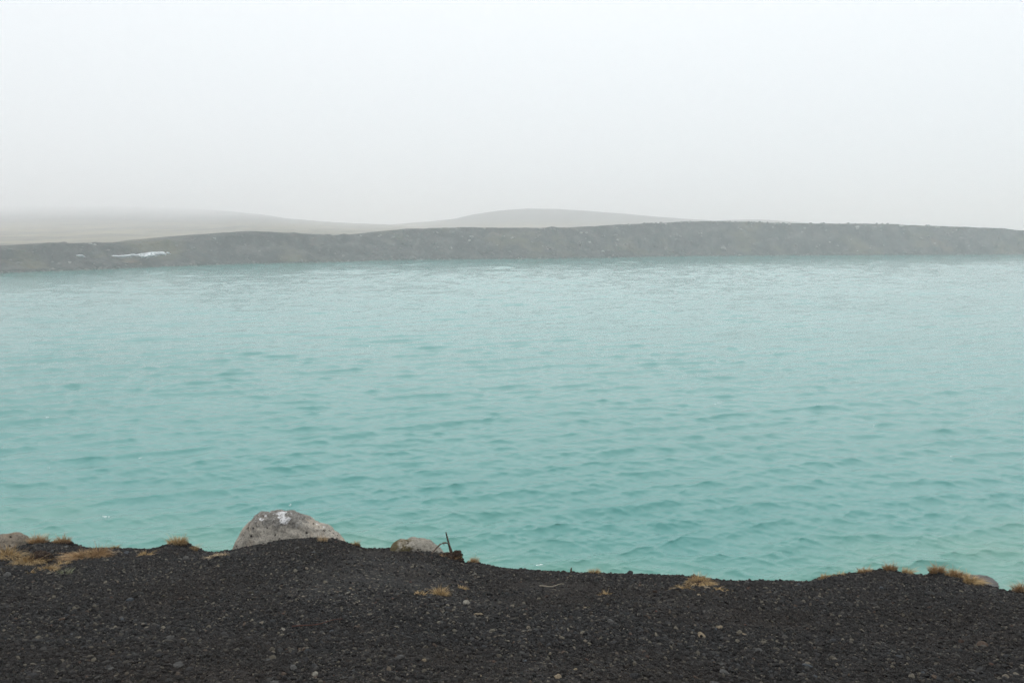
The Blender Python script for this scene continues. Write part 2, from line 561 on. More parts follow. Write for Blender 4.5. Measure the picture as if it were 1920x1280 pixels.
TX, TY = SX + nx * 17, SY + ny * 17
tp = np.array(TOP)


def top_height(x, y):
    ok = y > 40
    yy = np.where(ok, y, 40.0)
    p = np.clip(px_of(x, yy), -200, 2100)
    ty = np.interp(p, tp[:, 0], tp[:, 1])
    b = (640 - ty) / F
    dz = (-math.sin(PITCH) + b * math.cos(PITCH)) / (math.cos(PITCH) + b * math.sin(PITCH))
    return EYE + dz * yy


HT = top_height(TX, TY)
HT = np.clip(HT, 4.0, 14)
cliff = sstep(760, 520, np.where(SY > 40, px_of(SX, np.maximum(SY, 40)), -200))     # rock wall on the left part
NR = 64
s = np.linspace(-0.6, 1.0, NR)[:, None]
base = np.where(s < 0, s * 0.55, 1 - (1 - np.clip(s, 0, 1)) ** 1.15)
cl = np.where(s < 0, s * 0.55, np.where(s < 0.66, s / 0.66 * 0.55, np.where(s < 0.8, 0.55 + (s - 0.66) / 0.14 * 0.38, 0.93 + (s - 0.8) / 0.2 * 0.07)))
prof = base * (1 - cliff[None, :]) + cl * cliff[None, :]
BX = SX[None, :] + nx[None, :] * 17 * s
BY = SY[None, :] + ny[None, :] * 17 * s
mid = sstep(0.02, 0.2, s) * (1 - sstep(0.90, 1.0, s))
BZ = prof * HT[None, :] + (fbm(u[None, :] / 9 + 0 * s, s * 1.2, 21, 5) * 1.5 + fbm(u[None, :] / 1.7, s * 6, 25, 3) * 0.35) * mid
BX = BX + nx[None, :] * fbm(u[None, :] / 3.0, s * 1.0, 31, 4) * 2.8 * cliff[None, :] * mid
gul = np.abs(fbm(u[None, :] / 11 + 0.25 * fbm(s * 3, u[None, :] / 20, 47, 2), s * 0.3, 45, 3))
BZ = BZ - (1 - sstep(0.0, 0.13, gul)) * 1.1 * mid * (1 - 0.5 * cliff[None, :])
BZ = BZ + fbm(u[None, :] / 2.2 + 0 * s, s * 0, 41, 3) * 0.16 * sstep(0.75, 1, s)
# the plateau behind the brink, falling gently away
extra = np.array([6, 18, 40.0])[:, None]
EX = SX[None, :] + nx[None, :] * (17 + extra)
EYY = SY[None, :] + ny[None, :] * (17 + extra)
EZ = HT[None, :] - extra * 0.045 + fbm(EX / 9, EYY / 9, 51, 3) * 0.2
V = np.stack([np.r_[BX, EX], np.r_[BY, EYY], np.r_[BZ, EZ]], -1)
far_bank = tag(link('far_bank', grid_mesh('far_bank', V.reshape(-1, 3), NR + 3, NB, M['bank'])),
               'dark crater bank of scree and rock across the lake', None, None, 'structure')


def bank_point(px, f):
    """world point on the far bank under a photo column, f = 0 at the water, 1 at the brink"""
    pp = np.where(SY > 60, px_of(SX, np.maximum(SY, 60)), -9e9)
    i = int(np.argmin(np.abs(pp - px)))
    j = int(np.clip((f + 0.6) / 1.6 * (NR - 1), 0, NR - 1))
    return np.array([BX[j, i], BY[j, i], BZ[j, i]]), np.array([nx[i], ny[i]])


# ------------------------------------------------------------------ moor and hills beyond the rim
HILL = [(560, 440), (640, 428), (740, 421), (800, 416), (850, 411), (885, 403), (930, 396), (990, 391), (1050, 392.5), (1130, 398),
        (1200, 403.5), (1280, 410), (1340, 413.5), (1400, 411.5), (1440, 412), (1500, 417), (1560, 424), (1700, 440)]
LEFT = [(-900, 392), (-300, 388), (0, 386), (200, 386), (330, 389), (430, 395), (490, 402), (540, 409), (600, 414.5), (660, 418), (740, 421), (820, 428), (900, 445)]
hl, lf = np.array(HILL), np.array(LEFT)
az = np.radians(np.linspace(-62, 52, 420))
rr = np.geomspace(1.0, 3600.0 / 300.0, 90)
A, Rm = np.meshgrid(az, rr)
shore_r = np.hypot(SX, SY)
shore_a = np.arctan2(SX, SY)
o = np.argsort(shore_a)
R0 = np.interp(az, shore_a[o], shore_r[o]) + 28.0
Rg = 0 * A
lr = np.log(rr) / np.log(rr[-1])
for j in range(len(rr)):
    Rg[j] = np.exp(np.log(R0) * (1 - lr[j]) + math.log(3600.0) * lr[j])
HX, HY = Rg * np.sin(A), Rg * np.cos(A)
P = 960 + F * np.tan(A) / math.cos(PITCH)


def elev(py):
    b = (640 - py) / F
    return (-math.sin(PITCH) + b * math.cos(PITCH)) / (math.cos(PITCH) + b * math.sin(PITCH))


z0 = np.interp(A[0], shore_a[o], HT[o])[None, :] - 1.6
plain = z0 + (2.0 - z0) * 0.0 + 0 * A
YD = HY
# middle hill: ridge about 620 m away
ridge_m = EYE + elev(np.interp(P, hl[:, 0], hl[:, 1])) * 1000.0
wm = np.exp(-((YD - 1000.0) / np.where(YD < 1000, 240.0, 300.0)) ** 2)
mid_h = plain + (ridge_m - plain) * wm
mid_h = np.where((P > 560) & (P < 1700), mid_h, -50)
# left hill: a long slope that climbs away into the fog
slope_y = np.interp(P, lf[:, 0], lf[:, 1])
ridge_d = np.interp(P, [0, 350, 480, 640, 900], [2400, 2100, 1250, 950, 800])
start = 330.0
q = np.clip((YD - start) / (ridge_d - start), 0, 1)
zl_top = EYE + elev(slope_y) * ridge_d
left_h = plain + (zl_top - plain) * q ** 1.05
left_h = np.where(YD > ridge_d, zl_top - (YD - ridge_d) * 0.03, left_h)
left_h = np.where(P < 900, left_h, -50)
HZ = np.maximum(np.maximum(plain - 0.004 * (YD - 300).clip(0, 800), mid_h), left_h)
HZ = HZ + fbm(HX / 60, HY / 60, 61, 4) * 0.8 * sstep(20, 120, Rg - R0[None, :]) * (0.4 + 0.6 * sstep(500, 300, np.abs(YD - 1000)))
HZ[0] -= 1.5
moor = tag(link('moor', grid_mesh('moor', np.stack([HX, HY, HZ], -1).reshape(-1, 3), len(rr), len(az), M['moor'])),
           'straw coloured moorland and bare hills fading into fog', None, None, 'structure')
TOP_Z = float(HZ.max())

# ------------------------------------------------------------------ the lake
DR = []
r = 15.0
while r < 430:
    DR.append(r)
    r += min(max(r * r / (EYE * 796.0) * 0.75, 0.045), 0.55)
DR = np.array(DR)
th = np.radians(np.concatenate([np.linspace(-84, -38, 60)[:-1], np.linspace(-38, 38, 960), np.linspace(38, 74, 44)[1:]]))
TH, RR = np.meshgrid(th, DR)
WX, WY = RR * np.sin(TH), RR * np.cos(TH)
cell = np.maximum(np.gradient(DR)[:, None] + 0 * TH, RR * (math.radians(76) / 960))
WZ = np.zeros_like(WX)
DX, DY = np.zeros_like(WX), np.zeros_like(WX)
fetch = np.interp(TH, shore_a[o], shore_r[o]) - RR
gust = (0.97 + 0.55 * fbm(WX / 30, WY / 22, 71, 3)) * (0.55 + 0.45 * sstep(10, 150, fetch))   # sheltered below the far bank
NW = 210
LMIN, LMAX, LP = 0.17, 3.8, 1.75
cmin = cell.min(axis=1)
for i in range(NW):
    lam = LMIN * (LMAX / LMIN) ** ((i + RNG.random()) / NW)
    longish = min(1.0, lam / 2.0)
    a0 = math.radians(-70) + RNG.normal(0, 0.50 - 0.36 * longish)      # the wind blows towards the near shore
    if i % 3 == 0 and lam < 1.6:
        a0 = math.radians(-118) + RNG.normal(0, 0.22)                  # ripples crossing from the other side
    k = 2 * math.pi / lam
    slope = 0.0225 * (lam / LP) ** 0.02 * math.exp(-1.1 * max(0.0, lam / LP - 1.0) ** 1.3)
    n_ok = int((cmin * 1.5 < lam).sum())
    if n_ok == 0:
        continue
    sl = slice(0, n_ok)
    w = sstep(1.5, 3.0, lam / cell[sl])
    ph = k * (WX[sl] * math.cos(a0) + WY[sl] * math.sin(a0)) + RNG.random() * 6.283
    ph = ph - 0.30 * np.cos(ph)                                         # steeper lee side
    aw = slope / k * w * gust[sl] * (1.0 + 0.35 * np.sin(ph * 0.07 + i))
    WZ[sl] += aw * np.cos(ph)
    sn = np.sin(ph) * aw * 1.5
    DX[sl] -= sn * math.cos(a0)
    DY[sl] -= sn * math.sin(a0)
lake_me = grid_mesh('lake', np.stack([WX + DX, WY + DY, WZ], -1).reshape(-1, 3), len(DR), len(th), M['water'])
near_shore = edge_y(WX.ravel()) + 9.2
dist = (WY.ravel() - near_shore) + fbm(WX.ravel() / 6, WY.ravel() / 4, 81, 4) * 4.0
shallow = (1 - sstep(1.0, 13.0, dist)) * 0.85
fr = np.interp(np.arctan2(WX.ravel(), WY.ravel()), shore_a[o], shore_r[o])
shallow = np.maximum(shallow, (1 - sstep(0, 9, fr - RR.ravel() + fbm(WX.ravel() / 15, WY.ravel() / 5, 85, 3) * 6)) * 0.35)
att = lake_me.attributes.new('shallow', 'FLOAT', 'POINT')
att.data.foreach_set('value', shallow.astype(np.float32))
lake = tag(link('lake', lake_me), 'wind-rippled milky turquoise crater lake', None, None, 'structure')

# ------------------------------------------------------------------ rock shapes
def rock_mesh(name, mat, sub=3, seed=0, flat=0.75, rough=0.22, cuts=7, smooth=False):
    rg = np.random.default_rng(seed)
    bm = bmesh.new()
    bmesh.ops.create_icosphere(bm, subdivisions=sub, radius=1.0)
    co = np.array([v.co[:] for v in bm.verts])
    for _ in range(cuts):
        n = rg.normal(size=3)
        n /= np.linalg.norm(n)
        dd = rg.uniform(0.5, 0.85)
        over = co @ n - dd
        co = co - np.clip(over, 0, None)[:, None] * n[None, :] * 0.92
    co = co * (1 + rough * 0.5 * fbm(co[:, 0] * 2 + seed, co[:, 1] * 2 + co[:, 2] * 1.7, seed, 3)[:, None])
    co[:, 2] *= flat
    for v, c in zip(bm.verts, co):
        v.co = c
    me = bpy.data.meshes.new(name)
    bm.to_mesh(me)
    bm.free()
    me.materials.append(mat)
    if smooth:
        me.polygons.foreach_set('use_smooth', np.ones(len(me.polygons), dtype=bool))
    return me


# ------------------------------------------------------------------ gravel: stuff, instanced pebbles
protos = bpy.data.collections.new('pebble_shapes')
for i in range(10):
    pm = rock_mesh('pebble', M['pebble'], 2 if i < 6 else 1, 100 + i, random.uniform(0.5, 0.85), 0.35, 6)
    po = bpy.data.objects.new('pebble', pm)
    protos.objects.link(po)
NPEB = 680000
gy = RNG.uniform(2.75, 8.2, NPEB * 2)
gx = RNG.uniform(-7.0, 7.0, NPEB * 2)
ok = (np.abs(gx) < gy * 0.70 + 1.6) & (gy < edge_y(gx) + 0.22)
gx, gy = gx[ok][:NPEB], gy[ok][:NPEB]
gs = 0.0027 * (1 - RNG.random(len(gx))) ** (-0.47)
gs = np.clip(gs * (1 + 1.15 * fbm(gx * 0.9, gy * 1.2, 91, 4)), 0.0017, 0.0145)
gz = ground_h(gx, gy) + gs * RNG.uniform(-0.1, 0.55, len(gx))
pme = bpy.data.meshes.new('gravel')
pme.vertices.add(len(gx))
pme.vertices.foreach_set('co', np.stack([gx, gy, gz], -1).astype(np.float32).ravel())
for nm, tp_, data in (('peb_rot', 'FLOAT_VECTOR', np.stack([RNG.normal(0, 0.45, len(gx)), RNG.normal(0, 0.45, len(gx)), RNG.uniform(0, 6.28, len(gx))], -1)),
                      ('peb_scl', 'FLOAT_VECTOR', gs[:, None] * RNG.uniform(0.7, 1.35, (len(gx), 3)))):
    a_ = pme.attributes.new(nm, tp_, 'POINT')
    a_.data.foreach_set('vector', data.astype(np.float32).ravel())
ng = bpy.data.node_groups.new('scatter_pebbles', 'GeometryNodeTree')
ng.interface.new_socket('Geometry', in_out='INPUT', socket_type='NodeSocketGeometry')
ng.interface.new_socket('Geometry', in_out='OUTPUT', socket_type='NodeSocketGeometry')
gi, go = ng.nodes.new('NodeGroupInput'), ng.nodes.new('NodeGroupOutput')
iop = ng.nodes.new('GeometryNodeInstanceOnPoints')
ci = ng.nodes.new('GeometryNodeCollectionInfo')
ci.inputs['Collection'].default_value = protos
ci.inputs['Separate Children'].default_value = True
ci.inputs['Reset Children'].default_value = True
iop.inputs['Pick Instance'].default_value = True
nr = ng.nodes.new('GeometryNodeInputNamedAttribute')
nr.data_type = 'FLOAT_VECTOR'
nr.inputs['Name'].default_value = 'peb_rot'
ns = ng.nodes.new('GeometryNodeInputNamedAttribute')
ns.data_type = 'FLOAT_VECTOR'
ns.inputs['Name'].default_value = 'peb_scl'
e2r = ng.nodes.new('FunctionNodeEulerToRotation')
ng.links.new(gi.outputs[0], iop.inputs['Points'])
ng.links.new(ci.outputs[0], iop.inputs['Instance'])
ng.links.new(nr.outputs[0], e2r.inputs[0])
ng.links.new(e2r.outputs[0], iop.inputs['Rotation'])
ng.links.new(ns.outputs[0], iop.inputs['Scale'])
ng.links.new(iop.outputs[0], go.inputs[0])
gravel = tag(link('gravel', pme, gravel_slope), None, None, None, 'stuff')
md = gravel.modifiers.new('scatter', 'NODES')
md.node_group = ng

# larger loose stones one can pick out, each its own piece of the slope
smeshes = []
for i in range(14):
    smeshes.append([rock_mesh('stone', m_, 2, 200 + i * 7 + k, random.uniform(0.45, 0.8), 0.3, 7) for k, m_ in enumerate(STONES)])
wts = np.array([0.36, 0.17, 0.06, 0.04, 0.25, 0.02, 0.10])


def put_stone(x, y, r, kind, parent=gravel_slope, name='stone', rz=None):
    me = random.choice(smeshes)[kind]
    o_ = link(name, me, parent)
    z = float(ground_h(x, y))
    o_.location = (x, y, z + r * 0.22)
    o_.rotation_euler = (random.gauss(0, 0.25) - 0.25, random.gauss(0, 0.25), random.uniform(0, 6.28) if rz is None else rz)
    o_.scale = (r * random.uniform(0.8, 1.25), r * random.uniform(0.75, 1.1), r * random.uniform(0.7, 1.05))
    return o_


n_st = 0
while n_st < 255:
    y = random.uniform(3.1, 7.4)
    x = random.uniform(-0.66, 0.66) * y
    if y > float(edge_y(x)) - 0.05:
        continue
    put_stone(x, y, min(0.027, 0.0085 * (1 - random.random()) ** -0.42), int(RNG.choice(7, p=wts)))
    n_st += 1


def ground_at(px, py):
    """the point of the near slope seen through a photo pixel"""
    d = ray(px, py)
    ys = np.linspace(2.5, 9, 2600)
    dz = (EYE + d[2] * ys) - ground_h(d[0] * ys, ys)
    i = int(np.argmax(dz < 0)) if (dz < 0).any() else int(np.argmin(np.abs(dz[(ys < 8)])))
    return d[0] * ys[i], ys[i]


NAMED = [
    (1741, 1116, 0.042, 4, 'dark_rock', 'dark angular rock below the grassy mound on the right', 'rock'),
    (875, 1132, 0.030, 3, 'pale_stone', 'flat cream stone on black gravel below the middle grass tufts', 'stone'),
    (897, 1153, 0.026, 2, 'tan_stone', 'small tan stone just below the flat cream stone', 'stone'),
    (1180, 1073, 0.034, 4, 'black_stone', 'black lump of scoria standing on the gravel brink, right of centre', 'stone'),
    (1046, 1270, 0.017, 2, 'tan_stone', 'peach coloured stone at the bottom edge near the centre', 'stone'),
    (591, 1266, 0.018, 3, 'pale_stone', 'oval cream stone at the bottom edge, left of centre', 'stone'),
    (530, 1182, 0.018, 3, 'pale_stone', 'small round cream stone by the reddish stick', 'stone'),
    (124, 1026, 0.034, 0, 'grey_stone', 'rounded grey stone under the grass of the left mound', 'stone'),
    (238, 1038, 0.034, 1, 'grey_stone', 'bluish grey stone right of the arching orange tuft', 'stone'),
    (350, 1049, 0.036, 0, 'grey_stone', 'flat grey stone below the crest tuft left of the boulder', 'stone'),
    (12, 1080, 0.042, 0, 'grey_stone', 'flat grey stone at the left edge below the turf strip', 'stone'),
    (243, 1127, 0.034, 1, 'dark_stone', 'dark blue-grey stone alone on the left slope', 'stone'),
    (652, 1113, 0.020, 3, 'pale_stone', 'little pale stone on the slope below the big boulder', 'stone'),
    (1515, 1250, 0.030, 1, 'grey_stone', 'blue-grey stone low on the right slope', 'stone'),
]
for px, py, r, kind, nm, lab, cat in NAMED:
    x, y = ground_at(px, py)
    tag(put_stone(x, y, r, kind, None, nm), lab, cat, None)


# ------------------------------------------------------------------ boulders on the brink
def outline_boulder(name, outline, base_y, Y, depth, mat, seed, sub=6, rough=0.05):
    """a boulder whose height profile along x follows the photo; it has full depth and a buried foot"""
    P3 = np.array([at(px, py, Y) for px, py in outline])
    foot = at(np.mean([outline[0][0], outline[-1][0]]), base_y, Y)
    cx, cz = 0.5 * (P3[0, 0] + P3[-1, 0]), foot[2] - 0.12
    X_, H_ = P3[:, 0] - cx, P3[:, 2] - cz
    nu, nv = 110, 72
    W0, W1 = X_[0] - 0.03, X_[-1] + 0.03
    U, PH = np.meshgrid(np.linspace(0, 1, nu), np.linspace(math.radians(-35), math.radians(215), nv), indexing='ij')
    xx = W0 + (W1 - W0) * (0.5 - 0.5 * np.cos(U * math.pi))
    hh = np.interp(xx, X_, H_, left=0.0, right=0.0) * 1.0
    hh = hh + fbm(xx * 16 + seed, xx * 0 + 2, seed + 4, 3) * rough * 0.28 * np.clip(hh / hh.max(), 0, 1)
    hh = np.where((xx < X_[0]) | (xx > X_[-1]), np.minimum(hh, 0.02), hh)
    frac = np.clip(hh / hh.max(), 0.0, 1)
    dd = depth * (0.25 + 0.75 * frac ** 0.6)
    sn_, cs_ = np.sin(PH), np.cos(PH)
    yy = -np.sign(cs_) * np.abs(cs_) ** 0.9 * dd
    zz = np.where(sn_ > 0, hh * np.abs(sn_) ** 0.85, sn_ * 0.3)
    ex = np.stack([xx, yy, zz], -1)
    nrm = np.stack([0 * xx, -cs_, np.clip(sn_, 0, 1)], -1)
    q3 = fbm(ex[..., 0] * 4 + seed, ex[..., 2] * 5 + ex[..., 1] * 4, seed, 5, 0.55)
    q4 = np.abs(fbm(ex[..., 0] * 9 + seed, ex[..., 2] * 14 + ex[..., 1] * 9, seed + 9, 3))
    ex = ex + nrm * (q3 * rough * 1.4 - q4 * rough * 0.7)[..., None] * np.array([1, 1, 0.5])
    ex[..., 0] += q3 * rough * 0.25
    rgb = np.random.default_rng(seed)
    span = np.array([W1 - W0, depth * 2, hh.max()]) * 0.5
    for _ in range(9):                                   # broken facets on the face
        nn = np.array([rgb.normal(0, 0.8), -abs(rgb.normal(0.9, 0.4)), rgb.normal(0.25, 0.4)])
        nn /= np.linalg.norm(nn)
        lim = np.abs(nn * span).sum() * rgb.uniform(0.50, 0.66)
        over = np.clip((ex - np.array([0, 0, hh.max() * 0.5])) @ nn - lim, 0, None)
        ex = ex - over[..., None] * nn * np.array([0.10, 0.85, 0.05])
    bm = bmesh.new()
    vs = [[bm.verts.new(ex[i, j]) for j in range(nv)] for i in range(nu)]
    for i in range(nu - 1):
        for j in range(nv - 1):
            bm.faces.new((vs[i][j], vs[i + 1][j], vs[i + 1][j + 1], vs[i][j + 1]))
        bm.faces.new((vs[i][nv - 1], vs[i + 1][nv - 1], vs[i + 1][0], vs[i][0]))
    bm.faces.new(vs[0])
    bm.faces.new(list(reversed(vs[-1])))
    bmesh.ops.recalc_face_normals(bm, faces=bm.faces)
    me = bpy.data.meshes.new(name)
    bm.to_mesh(me)
    bm.free()
    if mat:
        me.materials.append(mat)
    me.polygons.foreach_set('use_smooth', np.ones(len(me.polygons), dtype=bool))
    ob = link(name, me)
    ob.location = (cx, Y, cz)
    return ob, np.array([cx, Y, cz])


BIG = [(432, 1040), (441, 1022), (446, 1005), (456, 991), (468, 978), (476, 967), (484, 963), (500, 963), (510, 960), (522, 954), (538, 951.5),
       (548, 953), (560, 960), (574, 968), (592, 976), (602, 979), (614, 988), (626, 998), (638, 1012), (650, 1024)]


boulder, _c = outline_boulder('boulder', BIG, 1030, 7.45, 0.36, None, 3, 6, 0.075)
from mathutils.bvhtree import BVHTree
_bvh = BVHTree.FromPolygons([v.co[:] for v in boulder.data.vertices], [p.vertices[:] for p in boulder.data.polygons])


def lich(px, py, r):
    hit = _bvh.ray_cast(Vector((0, 0, EYE)) - Vector(_c), Vector(ray(px, py)).normalized())
    return tuple(hit[0]) + (r,) if hit[0] is not None else (0, 0, 9, r)


boulder.data.materials.append(mat_boulder(
    'lichened_basalt', (0.44, 0.41, 0.355), (0.03, 0.028, 0.025),
    [lich(490.5, 974, 0.030), lich(523, 962, 0.034), lich(533, 960, 0.036), lich(528, 967, 0.040), lich(532, 974, 0.042), lich(539, 974, 0.034),
     lich(546, 962, 0.012), lich(512, 963, 0.012), lich(498, 967, 0.014), lich(594, 982, 0.012), lich(607, 987, 0.011)], 0.40))
tag(boulder, 'large grey-brown boulder with white lichen patches on the gravel brink', 'boulder')

B2 = [(720, 1044), (728, 1034), (733, 1024), (742, 1018), (750, 1015), (762, 1012), (780, 1010.5), (796, 1011), (806, 1017), (815, 1023), (824, 1031), (832, 1042)]
b2, _ = outline_boulder('boulder', B2, 1040, 6.95, 0.22, mat_boulder('mossy_basalt', (0.33, 0.31, 0.265), (0.05, 0.04, 0.03), (), 0.30, -1.2), 8, 5, 0.05)
tag(b2, 'low half-buried boulder mottled with moss and lichen beside the dead stem', 'boulder')
B3 = [(-52, 1044), (-44, 1024), (-30, 1011), (-12, 1005), (6, 1003), (18, 1003), (28, 1008), (34, 1016), (37, 1026), (40, 1042)]
b3, _ = outline_boulder('boulder', B3, 1036, 7.65, 0.3, mat_boulder('brown_lichened_rock', (0.25, 0.215, 0.17), (0.03, 0.026, 0.02), (), 0.36), 15, 5, 0.06)
tag(b3, 'brownish lichened boulder cut off by the left edge of the photo', 'boulder')

# wet rock at the water's edge, far below the right-hand mound
q0 = at(1838, 1098, -EYE / ray(1838, 1098)[2])
wet = link('shore_rock', rock_mesh('shore_rock', mat_plain('wet_shore_rock', (0.028, 0.027, 0.026), (0.085, 0.08, 0.076), 5, 0.5, 0.8, 0.1), 4, 77, 0.6, 0.35, 3, True))
wet.location = (q0[0], q0[1], 0.06)
wet.scale = (0.50, 0.42, 0.36)
tag(wet, 'dark wet rock at the waterline behind the right grassy mound', 'rock')


# ------------------------------------------------------------------ grass
def blades_mesh(name, mat, n, rx, ry, hmin, hmax, lean, seed, width=0.0032, comb=(0, 0), arch=0.0):
    rg = np.random.default_rng(seed)
    V_, Fc, T_ = [], [], []
    for i in range(n):
        a = rg.uniform(0, 6.283)
        q_ = math.sqrt(rg.random())
        bx, by = rx * q_ * math.cos(a), ry * q_ * math.sin(a)
        bz = -arch * (bx / max(rx, 1e-6)) ** 2
        h = rg.uniform(hmin, hmax) * (1 - 0.35 * q_)
        if rg.random() < 0.12:
            h *= 1.55                                # a few long blades stand out of the mat
        d = a + rg.normal(0, 0.7)
        ln = lean * rg.uniform(0.3, 1.3)
        lx, ly = math.cos(d) * ln + comb[0], math.sin(d) * ln + comb[1]
        w = width * rg.uniform(0.6, 1.3)
        p = rg.uniform(0, 6.283)
        wx, wy = math.cos(p) * w, math.sin(p) * w
        tone = float(np.clip(rg.normal(0.5, 0.25), 0, 1))
        b0 = len(V_)
        for k, (t_, ws) in enumerate(((0.0, 1.0), (0.4, 0.85), (0.75, 0.55), (1.0, 0.0))):
            x = bx + lx * h * t_ ** 1.7
            y = by + ly * h * t_ ** 1.7
            z = bz - 0.01 + h * (t_ - 0.42 * min(1.3, math.hypot(lx, ly)) * t_ ** 2.2)
            if ws > 0:
                V_ += [(x - wx * ws, y - wy * ws, z), (x + wx * ws, y + wy * ws, z)]
                T_ += [tone * (0.75 + 0.25 * t_)] * 2
            else:
                V_.append((x, y, z))
                T_.append(tone)
        Fc += [(b0, b0 + 1, b0 + 3, b0 + 2), (b0 + 2, b0 + 3, b0 + 5, b0 + 4), (b0 + 4, b0 + 5, b0 + 6)]
    me = bpy.data.meshes.new(name)
    me.from_pydata(V_, [], Fc)
    a_ = me.attributes.new('tone', 'FLOAT', 'POINT')
    a_.data.foreach_set('value', np.array(T_, np.float32))
    me.materials.append(mat)
    return me


def mat_lump(name, rx, ry, rz, seed):
    me = rock_mesh(name, M['peat'], 4, seed, 1.0, 0.5, 0, False)
    co = np.empty(len(me.vertices) * 3, np.float32)
    me.vertices.foreach_get('co', co)
    co = co.reshape(-1, 3)
    co *= (1 + 0.16 * fbm(co[:, 0] * 6 + seed, co[:, 1] * 6 + co[:, 2] * 5, seed + 3, 3))[:, None]
    co *= np.array([rx, ry, rz])
    me.vertices.foreach_set('co', co.ravel())
    return me


def tuft(px, py, n, w, h, mat, lean, label, seed, comb=(0, 0), lump=0.0, arch=0.0, back=0.0, width=0.0020, ry=None):
    """w, h in photo pixels; the tuft stands on the slope where that pixel looks"""
    x, y = ground_at(px, py)
    y += back
    s_ = y / F
    z = float(ground_h(x, y))
    e = empty('grass_tuft', (x, y, z))
    rx = w * s_ / 2 * 0.8
    ry_ = rx * 0.55 if ry is None else ry * s_
    top = 0.0
    if lump > 0:
        top = lump * s_
        lo = link('root_mat', mat_lump('root_mat', rx * 1.12, ry_ * 1.1, top, seed), e)
        lo.location = (0, 0, 0.0)
    b = link('blades', blades_mesh('blades', M[mat], int(n * 1.7), rx, ry_, h * s_ * 0.4, h * s_ * 1.5, lean * 1.2, seed, width, comb, arch * s_ if arch else top * 0.9), e)
    b.location = (0, 0, top * 0.85)
    tag(e, label, 'grass tuft', 'tufts of dead grass on the gravel')
    return e


